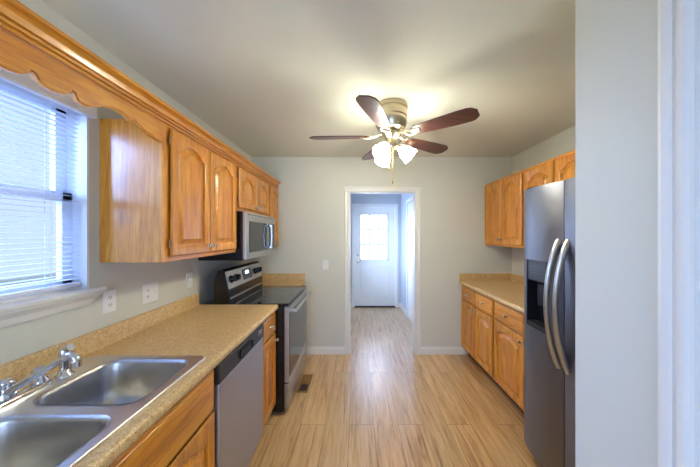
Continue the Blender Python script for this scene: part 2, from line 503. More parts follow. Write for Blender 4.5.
d1 = thing('door_1', 'white outside door with nine-pane window at hall end', 'door', (0.365, HY1, 0), kind='structure')
GX0, GX1, GZ0, GZ1 = 0.075, 0.63, 0.97, 1.9
bm = bmesh.new(); Y0, Y1 = HY1 + 0.02, HY1 + 0.065
box(bm, FX0, GX0, Y0, Y1, 0.025, 2.04); box(bm, GX1, FX1, Y0, Y1, 0.025, 2.04)
box(bm, GX0, GX1, Y0, Y1, 0.025, GZ0); box(bm, GX0, GX1, Y0, Y1, GZ1, 2.04)
for (a, b_) in ((FX0 + 0.11, 0.335), (0.39, FX1 - 0.11)):
    box(bm, a, b_, Y0 - 0.006, Y0 + 0.01, 0.2, 0.82, 0.005)
obj('door_panel', bm, 'trim', d1)
bm = bmesh.new()
for k in range(1, 3):
    x = GX0 + (GX1 - GX0) * k / 3; box(bm, x - 0.018, x + 0.018, Y0 - 0.006, Y1 + 0.002, GZ0, GZ1)
    z = GZ0 + (GZ1 - GZ0) * k / 3; box(bm, GX0, GX1, Y0 - 0.004, Y1, z - 0.018, z + 0.018)
for x in (GX0, GX1): box(bm, x - 0.022, x + 0.006, Y0 - 0.01, Y0 + 0.01, GZ0 - 0.02, GZ1 + 0.02)
for z in (GZ0, GZ1): box(bm, GX0 - 0.02, GX1 + 0.006, Y0 - 0.01, Y0 + 0.01, z - 0.02, z + 0.008)
obj('muntins', bm, 'trim', d1)
obj('pane', bx(GX0, GX1, Y0 + 0.02, Y0 + 0.024, GZ0, GZ1), 'glass', d1)
bm = bmesh.new(); lathe(bm, [(0.028, 0), (0.028, 0.006), (0.011, 0.01), (0.011, 0.03), (0.026, 0.042), (0.028, 0.055), (0.016, 0.066), (0.002, 0.068)], (FX0 + 0.07, Y0, 0.93), (0, -1, 0))
obj('door_knob', bm, 'knob', d1, smooth=True)
bm = bmesh.new(); lathe(bm, [(0.028, 0), (0.028, 0.012), (0.02, 0.018), (0.002, 0.02)], (FX0 + 0.07, Y0, 1.07), (0, -1, 0))
box(bm, FX0 + 0.062, FX0 + 0.078, Y0 - 0.035, Y0 - 0.015, 1.05, 1.09, 0.003)
obj('deadbolt', bm, 'knob', d1, smooth=True)
obj('threshold', bx(FX0 - 0.01, FX1 + 0.01, HY1 - 0.01, HY1 + 0.12, 0, 0.022), 'dark_bronze', d1)


def casing(name, x0, x1, zt, y, label, jamb=None, wd=0.062):
    bm = bmesh.new()
    k = wd / 0.06
    prism(bm, [(x0 - a * k, y - h) for a, h in CAS], 0, zt, 'Z')
    prism(bm, [(x1 + a * k, y - h) for a, h in CAS], 0, zt, 'Z')
    prism(bm, [(y - h, zt + a * k) for a, h in CAS], x0 - wd, x1 + wd, 'X')
    if jamb:
        box(bm, x0, x0 + 0.012, jamb[0], jamb[1], 0, zt); box(bm, x1 - 0.012, x1, jamb[0], jamb[1], 0, zt)
        box(bm, x0, x1, jamb[0], jamb[1], zt - 0.012, zt)
    return struct(name, bm, 'trim', label, 'door casing')


casing('trim_1', DX0, DX1, DZ, YB, 'white casing around the open doorway in the end wall', (YB - 0.004, YB + 0.124))
casing('trim_2', FX0 - 0.008, FX1 + 0.008, 2.05, HY1, 'white casing around the nine-pane door', (HY1 - 0.002, HY1 + 0.12))
bm = bmesh.new()
prism(bm, [(HX1 - h, HD1 + a) for a, h in CAS], 0, 2.04, 'Z'); prism(bm, [(HX1 - h, HD0 - a) for a, h in CAS], 0, 2.04, 'Z')
prism(bm, [(HX1 - h, 2.04 + a) for a, h in CAS], HD0 - 0.06, HD1 + 0.06, 'Y')
struct('trim_4', bm, 'trim', 'white casing around the side door of the hall', 'door casing')
d2 = thing('door_2', 'white closed door on the right side of the hall', 'door', (HX1, 4.2, 0), kind='structure')
obj('door_panel', bx(HX1 + 0.0, HX1 + 0.035, HD0 + 0.01, HD1 - 0.01, 0.015, 2.03), 'trim', d2)
bm = bmesh.new()
for s in range(2):
    for (z0, z1) in ((0.2, 0.85), (1.0, 1.9)):
        box(bm, HX1 - 0.006, HX1 + 0.01, HD0 + 0.1 + 0.35 * s, HD0 + 0.38 + 0.35 * s, z0, z1, 0.004)
obj('raised_panels', bm, 'trim', d2)

# baseboards
BB = [(0, 0), (0.014, 0), (0.014, 0.065), (0.009, 0.078), (0.007, 0.088), (0, 0.09)]


def bb_x(bm, x0, x1, y): prism(bm, [(y - a, h) for a, h in BB], x0, x1, 'X')


bm = bmesh.new(); bb_x(bm, -0.7, DX0 - 0.062, YB); bb_x(bm, DX1 + 0.062, 1.33, YB)
struct('baseboard_back', bm, 'trim', 'white baseboard along the end wall', 'baseboard')
bm = bmesh.new(); bb_x(bm, HX0, FX0 - 0.07, HY1); bb_x(bm, FX1 + 0.07, HX1, HY1)
prism(bm, [(HX1 - a, h) for a, h in BB], HD1 + 0.06, HY1, 'Y'); prism(bm, [(HX0 + a, h) for a, h in BB], YB + 0.12, HY1, 'Y')
struct('baseboard_hall', bm, 'trim', 'white baseboard around the hall', 'baseboard')
bm = bmesh.new(); prism(bm, [(XP - a, h) for a, h in BB], PD1 + 0.058, YP, 'Y')
struct('baseboard_pantry', bm, 'trim')

# ------------------------------------------------------------------ kitchen window
win = thing('window_1', 'white double-hung window above the sink', 'window', (XL, 0.77, WZ0), kind='structure')
bm = bmesh.new()
xo, xi = XL - 0.139, XL + 0.001
box(bm, xo, xi, WY1 - 0.012, WY1, WZ0, WZ1); box(bm, xo, xi, WY0, WY0 + 0.012, WZ0, WZ1); box(bm, xo, xi, WY0, WY1, WZ1 - 0.012, WZ1)
box(bm, xo, xi - 0.03, WY0, WY1, WZ0 - 0.002, WZ0 + 0.012)
obj('jamb_liner', bm, 'vinyl', win)
zm = 1.655
for nm, xs, z0, z1 in (('upper_sash', XL - 0.125, zm - 0.02, WZ1 - 0.012), ('lower_sash', XL - 0.095, WZ0 + 0.012, zm + 0.02)):
    bm = bmesh.new(); a, b_ = WY0 + 0.012, WY1 - 0.012
    box(bm, xs, xs + 0.028, a, a + 0.045, z0, z1, 0.003); box(bm, xs, xs + 0.028, b_ - 0.045, b_, z0, z1, 0.003)
    box(bm, xs, xs + 0.028, a, b_, z0, z0 + 0.045, 0.003); box(bm, xs, xs + 0.028, a, b_, z1 - 0.045, z1, 0.003)
    s = obj(nm, bm, 'vinyl', win)
    obj('pane', bx(xs + 0.012, xs + 0.016, a + 0.04, b_ - 0.04, z0 + 0.04, z1 - 0.04), 'glass', s)
bm = bmesh.new(); box(bm, XL - 0.06, XL + 0.045, WY0 - 0.06, WY1 + 0.045, 1.198, 1.217, 0.004)
obj('window_sill', bm, 'trim', win)
bm = bmesh.new()
# apron with mitred ends, cove profile
prof = [(XL, 1.198), (XL + 0.038, 1.198), (XL + 0.036, 1.188), (XL + 0.018, 1.165), (XL + 0.014, 1.146), (XL + 0.012, 1.138), (XL, 1.138)]
b2 = bmesh.new(); ring = []
for sgn, ye in ((-1, WY0 - 0.055), (1, WY1 + 0.04)):
    ring.append([b2.verts.new((x, ye - sgn * (1.198 - z) * 0.75, z)) for x, z in prof])
b2.faces.new(ring[0]); b2.faces.new(ring[1][::-1])
for i in range(len(prof)):
    j = (i + 1) % len(prof); b2.faces.new((ring[0][i], ring[1][i], ring[1][j], ring[0][j]))
bmesh.ops.recalc_face_normals(b2, faces=b2.faces); merge(bm, b2)
obj('apron', bm, 'trim', win)

# blind
bl = thing('window_blind', 'white slatted blind hanging in the window above the sink', 'blind', (XL - 0.03, 0.77, WZ0))
BX = XL - 0.032
bm = bmesh.new(); box(bm, XL - 0.055, XL - 0.012, WY0 + 0.02, WY1 - 0.02, 2.05, 2.085, 0.004)
obj('headrail', bm, 'vinyl', bl)
bm = bmesh.new(); box(bm, XL + 0.001, XL + 0.03, WY0 + 0.0, WY1 + 0.014, 2.04, 2.12, 0.008, 3)
box(bm, XL - 0.05, XL + 0.0, WY0 + 0.014, WY1 - 0.014, 2.06, 2.085)
obj('blind_valance', bm, 'vinyl', bl)
bm = bmesh.new(); z = 1.268; tilt = math.radians(-4)
while z < 2.045:
    b2 = bmesh.new(); pr = []
    for k in range(5):
        t = (k - 2) / 2 * 0.0125
        cz = 0.0012 * (1 - (k - 2) ** 2 / 4)
        pr.append((BX + t * math.cos(tilt), z + t * math.sin(tilt) + cz))
    top = [(x, zz + 0.0005) for x, zz in pr]
    prism(bm, pr + top[::-1], WY0 + 0.022, WY1 - 0.02, 'Y')
    z += 0.0215
obj('slats', bm, 'slat', bl)
bm = bmesh.new(); box(bm, BX - 0.013, BX + 0.013, WY0 + 0.022, WY1 - 0.02, 1.232, 1.25, 0.004)
obj('bottom_rail', bm, 'vinyl', bl)
bm = bmesh.new()
for y in (1.12, 0.77, 0.42):
    for dx in (-0.0135, 0.0135):
        tube(bm, [(BX + dx, y, 1.24), (BX + dx, y, 2.055)], 0.0011, 6)
obj('ladder_cords', bm, 'vinyl', bl)
bm = bmesh.new(); tube(bm, [(XL + 0.0, 0.55, 2.05), (XL + 0.008, 0.55, 1.45)], 0.004, 8)
obj('tilt_wand', bm, 'vinyl', bl)

# ------------------------------------------------------------------ cabinet doors, drawers, knobs
ARC = lambda t: (1 - (2 * t - 1) ** 2) if True else 0


def rect_loop(u0, u1, z0, z1, n=12):
    L = []
    for i in range(n): L.append((u0 + (u1 - u0) * i / n, z0))
    for i in range(n): L.append((u1, z0 + (z1 - z0) * i / n))
    for i in range(n): L.append((u1 - (u1 - u0) * i / n, z1))
    for i in range(n): L.append((u0, z1 - (z1 - z0) * i / n))
    return L


def arch_loop(u0, u1, z0, z1, rise, n=12):
    """z1 = top at the shoulders, the middle rises by rise (cathedral arch)"""
    L = []
    def top(t):
        s = min(max((t - 0.08) / 0.84, 0), 1)
        return z1 + rise * math.sin(PI * s) ** 0.8
    for i in range(n): L.append((u0 + (u1 - u0) * i / n, z0))
    for i in range(n): L.append((u1, z0 + (z1 - z0) * i / n))
    for i in range(n): L.append((u1 - (u1 - u0) * i / n, top(1 - i / n)))
    for i in range(n): L.append((u0, z1 - (z1 - z0) * i / n))
    return L


def strips(bm, loops, W, fill_last=True, fill_first=False):
    b = bmesh.new(); V = []
    for pts, nrm in loops:
        V.append([b.verts.new(W(u, nrm, z)) for u, z in pts])
    n = len(V[0])
    for a, c in zip(V[:-1], V[1:]):
        for i in range(n):
            b.faces.new((a[i], a[(i + 1) % n], c[(i + 1) % n], c[i]))
    if fill_last: b.faces.new(V[-1])
    if fill_first: b.faces.new(V[0][::-1])
    bmesh.ops.recalc_face_normals(b, faces=b.faces)
    merge(bm, b)


def knob(parent, W, u, z, n0):
    bm = bmesh.new()
    p0 = Vector(W(u, n0, z)); ax = Vector(W(u, n0 + 1, z)) - p0
    lathe(bm, [(0.009, 0), (0.007, 0.003), (0.005, 0.006), (0.005, 0.012), (0.012, 0.016), (0.0145, 0.021), (0.013, 0.026), (0.007, 0.029), (0.001, 0.03)], p0, ax, 16)
    return obj('knob', bm, 'knob', parent, smooth=True)


def hinge(parent, W, u, z):
    bm = bmesh.new(); p = [W(u, 0.012, z - 0.022), W(u, 0.012, z + 0.022)]
    tube(bm, p, 0.0055, 8)
    return obj('hinge', bm, 'bronze', parent, smooth=True)


def cab_door(parent, W, u0, u1, z0, z1, rise=0.045, knob_at=None, hinge_u=None, st=0.055):
    T = 0.019
    r = lambda i, u0=u0, u1=u1, z0=z0, z1=z1: rect_loop(u0 + i, u1 - i, z0 + i, z1 - i)
    iu0, iu1, iz0, iz1 = u0 + st, u1 - st, z0 + st, z1 - st - rise
    A = lambda i, rise_=rise: arch_loop(iu0 + i, iu1 - i, iz0 + i, iz1 - i, rise_ * (1 - i * 3))
    bm = bmesh.new()
    strips(bm, [(r(0.012), 0.0005), (r(0.012), 0.009), (r(0), 0.0095), (r(0), T - 0.006), (r(0.002), T - 0.003), (r(0.007), T), (A(-0.007), T), (A(0), T - 0.004), (A(0.002), T - 0.0135), (A(0.014), T - 0.014)], W, fill_last=False)
    d = obj('door', bm, 'oak_v', parent, smooth=True, angle=30)
    bm = bmesh.new()
    strips(bm, [(A(0.005), T - 0.0145), (A(0.009), T - 0.0135), (A(0.032), T - 0.003), (A(0.035), T - 0.001)], W)
    obj('raised_panel', bm, 'oak_v', d, smooth=True, angle=20)
    if knob_at: knob(d, W, knob_at[0], knob_at[1], T)
    if hinge_u is not None:
        for z in (z0 + 0.07, z1 - 0.07): hinge(d, W, hinge_u, z)
    return d


def cab_drawer(parent, W, u0, u1, z0, z1, kn=True, name='drawer'):
    T = 0.019
    r = lambda i: rect_loop(u0 + i, u1 - i, z0 + i, z1 - i)
    bm = bmesh.new()
    strips(bm, [(r(0.012), 0.0005), (r(0.012), 0.006), (r(0), 0.0065), (r(0), T - 0.009), (r(0.003), T - 0.006), (r(0.011), T - 0.004), (r(0.014), T), (r(0.016), T)], W)
    d = obj(name, bm, 'oak_h', parent, smooth=True, angle=25)
    if kn: knob(d, W, (u0 + u1) / 2, (z0 + z1) / 2, T)
    return d


def facing(xf, s):
    """left-hand cabinets face +X (s=1), right-hand ones face -X (s=-1)"""
    return lambda u, n, z: (xf + s * n, u, z)


def xs(a, b): return (min(a, b), max(a, b))


def carcass(parent, xf, s, xw, y0, y1, z0, z1, rails, stiles, base=False, hollow=False):
    """box body + face frame (stiles upright grain, rails level grain)"""
    bm = bmesh.new()
    zt = z0
    back = xf - s * 0.018
    if base: zt = 0.1
    if hollow:
        a, b_ = xs(xw, back)
        box(bm, a, b_, y0, y0 + 0.016, zt, z1); box(bm, a, b_, y1 - 0.016, y1, zt, z1); box(bm, a, b_, y0, y1, zt, zt + 0.016)
        a2, b2 = xs(xw, xw + s * 0.012); box(bm, a2, b2, y0, y1, zt, z1)
    else:
        a, b_ = xs(xw, back)
        box(bm, a, b_, y0, y1, zt, z1)
    obj('body', bm, 'veneer', parent)
    a, b_ = xs(back, xf)
    for (p, q) in stiles: obj('stile', bx(a, b_, p, q, zt, z1), 'oak_v', parent)
    for (p, q) in rails:
        for (m, n) in zip(stiles[:-1], stiles[1:]): obj('rail', bx(a, b_, m[1], n[0], p, q), 'oak_h', parent)
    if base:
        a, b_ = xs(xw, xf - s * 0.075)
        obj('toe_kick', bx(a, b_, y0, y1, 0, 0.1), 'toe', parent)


# --- upper left
XU = -0.985
WL = facing(XU, 1)
GU = 'oak wall cabinets'
c = thing('wall_cabinet', 'tall two-door oak wall cabinet between the window and the microwave', 'cabinet', (XL, 1.71, 1.335), GU)
carcass(c, XU, 1, XL, 1.313, 2.113, 1.335, 2.06, [(1.335, 1.372), (2.02, 2.06)], [(1.313, 1.365), (1.70, 1.735), (2.082, 2.113)])
cab_door(c, WL, 1.358, 1.712, 1.36, 2.035, 0.05, (1.688, 1.405), 1.352)
cab_door(c, WL, 1.722, 2.09, 1.36, 2.035, 0.05, (1.747, 1.405), 2.096)
c = thing('wall_cabinet', 'short two-door oak wall cabinet directly above the microwave', 'cabinet', (XL, 2.5, 1.68), GU)
carcass(c, XU, 1, XL, 2.114, 2.884, 1.675, 2.06, [(1.675, 1.71), (2.02, 2.06)], [(2.114, 2.15), (2.48, 2.515), (2.85, 2.884)])
cab_door(c, WL, 2.14, 2.492, 1.70, 2.035, 0.045, (2.468, 1.735), 2.134)
cab_door(c, WL, 2.503, 2.86, 1.70, 2.035, 0.045, (2.527, 1.735), 2.866)
c = thing('wall_cabinet', 'narrow single-door oak wall cabinet past the microwave at the end wall', 'cabinet', (XL, 3.05, 1.335), GU)
carcass(c, XU, 1, XL, 2.885, 3.218, 1.335, 2.06, [(1.335, 1.372), (2.02, 2.06)], [(2.885, 2.92), (3.18, 3.218)])
cab_door(c, WL, 2.908, 3.192, 1.36, 2.035, 0.045, (2.93, 1.405), 3.198)

# crown over the left run
CP = [(XU - 0.03, 2.06), (XU + 0.0025, 2.06), (XU + 0.0025, 2.046), (XU + 0.011, 2.047), (XU + 0.013, 2.052), (XU + 0.011, 2.057), (XU + 0.004, 2.0575), (XU + 0.004, 2.063), (XU + 0.014, 2.064), (XU + 0.016, 2.069), (XU + 0.014, 2.074), (XU + 0.006, 2.0745), (XU + 0.006, 2.079), (XU + 0.014, 2.081),
      (XU + 0.016, 2.09), (XU + 0.020, 2.1), (XU + 0.033, 2.109), (XU + 0.042, 2.112), (XU + 0.042, 2.126), (XU - 0.03, 2.126)]
bm = bmesh.new(); prism(bm, CP, 0.3, YB - 0.002, 'Y')
tag(obj('crown_molding', bm, 'oak_h', smooth=True, angle=20, loc=(XU, 1.7, 2.06)), 'long oak crown molding along the top of the left cabinets', 'molding')

# scalloped valance
zp = [(1.3125, 1.946), (1.28, 1.947), (1.24, 1.951), (1.20, 1.959), (1.165, 1.969), (1.152, 1.975), (1.142, 1.975), (1.135, 1.967), (1.11, 1.975), (1.08, 1.979), (1.045, 1.977), (1.01, 1.968), (0.985, 1.957), (0.96, 1.948), (0.94, 1.945), (0.92, 1.948)]
y = 0.908
lobe = []
while y > 0.34:
    lobe += [(y, 1.965), (y - 0.008, 1.966), (y - 0.016, 1.958), (y - 0.035, 1.948), (y - 0.058, 1.944), (y - 0.082, 1.946), (y - 0.1, 1.952)]
    y -= 0.112
prof = zp + lobe + [(0.3, 1.95)]
bm = bmesh.new()
prism(bm, [(a, 1.956 + (b_ - 1.956) * 1.35) for a, b_ in prof] + [(0.3, 2.0445), (1.3125, 2.0445)], XU - 0.018, XU + 0.002, 'X')
bmesh.ops.bevel(bm, geom=[e for e in bm.edges if abs(e.verts[0].co.x - e.verts[1].co.x) < 1e-6 and e.verts[0].co.x > XU and max(e.verts[0].co.z, e.verts[1].co.z) < 2.0 and abs(e.verts[0].co.y - e.verts[1].co.y) > 1e-5], offset=0.005, segments=2, affect='EDGES')
tag(obj('window_valance', bm, 'oak_h', loc=(XU, 0.8, 1.95)), 'scalloped oak valance board spanning above the window', 'valance')

# --- upper right
XRU = 1.585
WR = facing(XRU, -1)
c = thing('wall_cabinet', 'two-door oak wall cabinet in the right corner of the end wall', 'cabinet', (XR, 2.84, 1.36), GU)
carcass(c, XRU, -1, XR, 2.462, 3.216, 1.347, 2.095, [(1.347, 1.385), (2.055, 2.095)], [(2.462, 2.49), (2.82, 2.855), (3.185, 3.216)])
cab_door(c, WR, 2.48, 2.832, 1.372, 2.072, 0.05, (2.81, 1.425))
cab_door(c, WR, 2.843, 3.196, 1.372, 2.072, 0.05, (2.866, 1.425))
c = thing('wall_cabinet', 'oak wall cabinet whose arched door tops show above the fridge', 'cabinet', (XR, 2.08, 1.36), GU)
carcass(c, XRU, -1, XR, 1.70, 2.460, 1.347, 2.095, [(1.347, 1.385), (2.055, 2.095)], [(1.70, 1.728), (2.062, 2.098), (2.43, 2.460)])
cab_door(c, WR, 1.718, 2.068, 1.372, 2.072, 0.05, (2.05, 1.425))
cab_door(c, WR, 2.08, 2.444, 1.372, 2.072, 0.05, (2.104, 1.425))

# ------------------------------------------------------------------ base cabinets left
XB = -0.672
WBL = facing(XB, 1)
GB = 'oak base cabinets'
ZT = 0.872
c = thing('base_cabinet', 'oak sink base cabinet with long false drawer front under the double sink', 'cabinet', (XL, 0.73, 0), GB)
carcass(c, XB, 1, XL, 0.27, 1.205, 0, ZT, [(0.1, 0.125), (0.655, 0.685), (0.842, ZT)], [(0.27, 0.30), (0.705, 0.755), (1.17, 1.205)], True, True)
cab_drawer(c, WBL, 0.285, 1.199, 0.672, 0.855, False, 'false_front')
cab_door(c, WBL, 0.285, 0.725, 0.115, 0.66, 0.045, (0.7, 0.615))
cab_door(c, WBL, 0.738, 1.199, 0.115, 0.66, 0.045, (0.762, 0.615))
c = thing('base_cabinet', 'narrow oak base cabinet between the dishwasher and the range', 'cabinet', (XL, 1.95, 0), GB)
carcass(c, XB, 1, XL, 1.80, 2.107, 0, ZT, [(0.1, 0.125), (0.69, 0.715), (0.842, ZT)], [(1.80, 1.83), (2.078, 2.107)], True)
cab_drawer(c, WBL, 1.813, 2.097, 0.70, 0.858)
cab_door(c, WBL, 1.813, 2.097, 0.115, 0.688, 0.04, (2.07, 0.64))
c = thing('base_cabinet', 'small oak base cabinet tucked between the range and the end wall', 'cabinet', (XL, 3.05, 0), GB)
carcass(c, XB, 1, XL, 2.892, 3.205, 0, ZT, [(0.1, 0.125), (0.69, 0.715), (0.842, ZT)], [(2.892, 2.92), (3.175, 3.205)], True)
cab_drawer(c, WBL, 2.905, 3.19, 0.70, 0.858)
cab_door(c, WBL, 2.905, 3.19, 0.115, 0.688, 0.04, (2.93, 0.64))

# ------------------------------------------------------------------ counters
SX0, SX1, SY0, SY1 = -1.235, -0.690, 0.40, 1.206      # sink rim
CZ0, CZ1 = 0.872, 0.910


def nose(xe, s, back):
    """front-edge profile from a straight back line; xe = outermost x, s=+1 faces +X"""
    return [(back, CZ0), (xe - s * 0.008, CZ0), (xe - s * 0.003, CZ0 + 0.004), (xe, CZ0 + 0.014), (xe - s * 0.001, CZ1 - 0.012), (xe - s * 0.006, CZ1 - 0.003), (xe - s * 0.014, CZ1 + 0.0018), (xe - s * 0.022, CZ1 + 0.0022), (xe - s * 0.034, CZ1), (back, CZ1)]


XE = -0.638
ct = thing('countertop', 'tan speckled countertop holding the sink and running to the range', 'countertop', (XL, 1.15, CZ0))
bm = bmesh.new()
hx0, hx1, hy0, hy1 = SX0 + 0.015, SX1 - 0.012, SY0 + 0.015, SY1 - 0.015
prism(bm, nose(XE, 1, hx1), hy0, hy1, 'Y')
prism(bm, nose(XE, 1, XL), 0.22, hy0, 'Y')
prism(bm, nose(XE, 1, XL), hy1, 2.11, 'Y')
box(bm, XL, hx0, hy0, hy1, CZ0, CZ1)
obj('slab', bm, 'counter', ct, smooth=True, angle=40)
bm = bmesh.new()
BSP = [(XL, CZ1), (XL + 0.03, CZ1), (XL + 0.022, CZ1 + 0.006), (XL + 0.019, CZ1 + 0.015), (XL + 0.019, 0.99), (XL + 0.016, 0.998), (XL + 0.01, 1.0), (XL, 1.0)]
prism(bm, BSP, 0.22, 2.108, 'Y')
obj('backsplash', bm, 'counter', ct, smooth=True, angle=40)

ct = thing('countertop', 'small tan speckled countertop between the range and the end wall', 'countertop', (XL, 3.05, CZ0))
bm = bmesh.new(); prism(bm, nose(XE, 1, XL), 2.889, YB, 'Y'); obj('slab', bm, 'counter', ct, smooth=True, angle=40)
bm = bmesh.new(); box(bm, XL, XE - 0.004, YB - 0.019, YB, CZ1, 1.0, 0.003)
prism(bm, BSP, 2.889, YB - 0.019, 'Y')
obj('backsplash', bm, 'counter', ct)

XRE = 1.262
ct = thing('countertop', 'tan speckled countertop on the right between fridge and end wall', 'countertop', (XR, 2.48, CZ0))
bm = bmesh.new(); prism(bm, nose(XRE, -1, XR), 1.760, YB, 'Y'); obj('slab', bm, 'counter', ct, smooth=True, angle=40)
bm = bmesh.new(); box(bm, XRE + 0.004, XR, YB - 0.019, YB, CZ1, 1.0, 0.003)
box(bm, XR - 0.019, XR, 1.755, YB - 0.019, CZ1, 1.0, 0.003)
obj('backsplash', bm, 'counter', ct)

# base cabinets right
XBR = 1.300
WBR = facing(XBR, -1)
for (y0, lab) in ((2.455, 'two-door oak base cabinet on the right against the end wall'), (1.762, 'two-door oak base cabinet on the right beside the fridge')):
    y1 = y0 + (0.757 if y0 > 2 else 0.691)
    ym = y0 + 0.375 if y0 > 2 else 1.995
    c = thing('base_cabinet', lab, 'cabinet', (XR, (y0 + y1) / 2, 0), GB)
    carcass(c, XBR, -1, XR, y0, y1, 0, ZT, [(0.1, 0.125), (0.68, 0.71), (0.842, ZT)], [(y0, y0 + 0.03), (ym - 0.018, ym + 0.018), (y1 - 0.03, y1)], True)
    for (a, b_, ku) in ((y0 + 0.014, ym - 0.007, ym - 0.032), (ym + 0.007, y1 - 0.014, ym + 0.032)):
        cab_drawer(c, WBR, a, b_, 0.698, 0.856)
        cab_door(c, WBR, a, b_, 0.115, 0.682, 0.04, (ku, 0.64))

# ------------------------------------------------------------------ sink
def rr_loop(x0, x1, y0, y1, r, z, n=6):
    L = []
    for (cx, cy, a0) in ((x1 - r, y1 - r, 0), (x0 + r, y1 - r, PI / 2), (x0 + r, y0 + r, PI), (x1 - r, y0 + r, 1.5 * PI)):
        for k in range(n + 1):
            a = a0 + PI / 2 * k / n
            L.append((cx + r * math.cos(a), cy + r * math.sin(a), z))
    return L


sk = thing('kitchen_sink', 'stainless double-bowl sink set into the left countertop', 'sink', ((SX0 + SX1) / 2, 0.8, CZ1))
BWX0, BWX1 = -1.10, -0.728
bowls = ((0.855, 1.16), (0.45, 0.80))
bm = bmesh.new()
# deck as a grid of flat faces around the two rounded openings
b2 = bmesh.new()
outer = [b2.verts.new(p) for p in rr_loop(SX0 + 0.008, SX1 - 0.008, SY0 + 0.008, SY1 - 0.008, 0.03, CZ1 + 0.006)]
edges = [b2.edges.new((outer[i], outer[(i + 1) % len(outer)])) for i in range(len(outer))]
for (y0, y1) in bowls:
    hv = [b2.verts.new(p) for p in rr_loop(BWX0, BWX1, y0, y1, 0.06, CZ1 + 0.006)]
    edges += [b2.edges.new((hv[i], hv[(i + 1) % len(hv)])) for i in range(len(hv))]
bmesh.ops.triangle_fill(b2, use_beauty=True, use_dissolve=False, edges=edges)
for f in b2.faces:
    if f.normal.z < 0: f.normal_flip()
merge(bm, b2)
# rolled rim
b2 = bmesh.new(); R = []
for (ins, dz) in ((0.008, 0.006), (0.005, 0.0075), (0.002, 0.006), (0.0, 0.002), (0.0, 0.0003)):
    R.append([b2.verts.new(p) for p in rr_loop(SX0 + ins, SX1 - ins, SY0 + ins, SY1 - ins, 0.032, CZ1 + dz)])
for a, c_ in zip(R[:-1], R[1:]):
    n = len(a)
    for i in range(n): b2.faces.new((a[i], a[(i + 1) % n], c_[(i + 1) % n], c_[i]))
bmesh.ops.recalc_face_normals(b2, faces=b2.faces); merge(bm, b2)
obj('rim', bm, 'sink', sk, smooth=True, angle=50)
for (y0, y1) in bowls:
    b2 = bmesh.new(); R = []
    for (ins, z, r) in ((0.0, CZ1 + 0.006, 0.06), (-0.004, CZ1 + 0.0085, 0.064), (0.004, CZ1 + 0.004, 0.058), (0.007, CZ1 - 0.006, 0.058), (0.012, CZ1 - 0.10, 0.058), (0.018, CZ1 - 0.135, 0.058), (0.03, CZ1 - 0.155, 0.06), (0.055, CZ1 - 0.166, 0.06), (0.1, CZ1 - 0.17, 0.045)):
        R.append([b2.verts.new(p) for p in rr_loop(BWX0 + ins, BWX1 - ins, y0 + ins, y1 - ins, r, z)])
    for a, c_ in zip(R[:-1], R[1:]):
        n = len(a)
        for i in range(n): b2.faces.new((a[i], c_[i], c_[(i + 1) % n], a[(i + 1) % n]))
    b2.faces.new(R[-1])
    bw = obj('bowl', b2, 'bowl', sk, smooth=True, angle=60)
    bm = bmesh.new(); cx, cy = (BWX0 + BWX1) / 2, (y0 + y1) / 2
    lathe(bm, [(0.044, 0.0005), (0.043, 0.003), (0.036, 0.002), (0.03, -0.004), (0.001, -0.004)], (cx, cy, CZ1 - 0.17), n=24)
    obj('drain', bm, 'chrome', bw, smooth=True)

# faucet
FY, FXc = 0.862, -1.165
DZ0 = CZ1 + 0.006
fc = thing('faucet', 'chrome two-handle faucet with long spout behind the sink', 'faucet', (FXc, FY, DZ0))
bm = bmesh.new()
b2 = bmesh.new(); R = []
for (ins, z) in ((0, DZ0), (0, DZ0 + 0.01), (0.004, DZ0 + 0.016), (0.012, DZ0 + 0.02)):
    R.append([b2.verts.new(p) for p in rr_loop(FXc - 0.03 + ins, FXc + 0.03 - ins, FY - 0.125 + ins, FY + 0.125 - ins, 0.029 - ins, z)])
for a, c_ in zip(R[:-1], R[1:]):
    n = len(a)
    for i in range(n): b2.faces.new((a[i], a[(i + 1) % n], c_[(i + 1) % n], c_[i]))
b2.faces.new(R[-1])
obj('base_plate', b2, 'chrome', fc, smooth=True, angle=50)
for sgn in (-1, 1):
    bm = bmesh.new(); hy = FY + sgn * 0.094
    lathe(bm, [(0.022, 0), (0.021, 0.012), (0.015, 0.02), (0.015, 0.03), (0.02, 0.034), (0.021, 0.046), (0.016, 0.056), (0.004, 0.06)], (FXc, hy, DZ0 + 0.016), n=20)
    tube(bm, [(FXc, hy, DZ0 + 0.06), (FXc + 0.012, hy + sgn * 0.02, DZ0 + 0.068), (FXc + 0.02, hy + sgn * 0.045, DZ0 + 0.072)], [0.009, 0.007, 0.006], 10)
    obj('handle', bm, 'chrome', fc, smooth=True, angle=50)
bm = bmesh.new()
lathe(bm, [(0.024, 0), (0.023, 0.02), (0.018, 0.026), (0.018, 0.045), (0.02, 0.05), (0.019, 0.058), (0.01, 0.064), (0.002, 0.065)], (FXc, FY, DZ0 + 0.016), n=20)
obj('spout_hub', bm, 'chrome', fc, smooth=True, angle=50)
bm = bmesh.new()
tip = Vector((-0.945, FY + 0.005, DZ0 + 0.156))
p0 = Vector((FXc + 0.008, FY, DZ0 + 0.035))
pts = [p0, p0 + (tip - p0) * 0.12 + Vector((0, 0, 0.004)), p0 + (tip - p0) * 0.35 + Vector((0, 0, 0.006)), p0 + (tip - p0) * 0.65 + Vector((0, 0, 0.008)), p0 + (tip - p0) * 0.87 + Vector((0, 0, 0.008)), tip + Vector((-0.008, 0, 0.004)), tip + Vector((0.004, 0, -0.004)), tip + Vector((0.009, 0, -0.018))]
tube(bm, pts, [0.015, 0.013, 0.011, 0.0105, 0.0105, 0.0115, 0.012, 0.012], 14)
sp = obj('spout', bm, 'chrome', fc, smooth=True, angle=50)
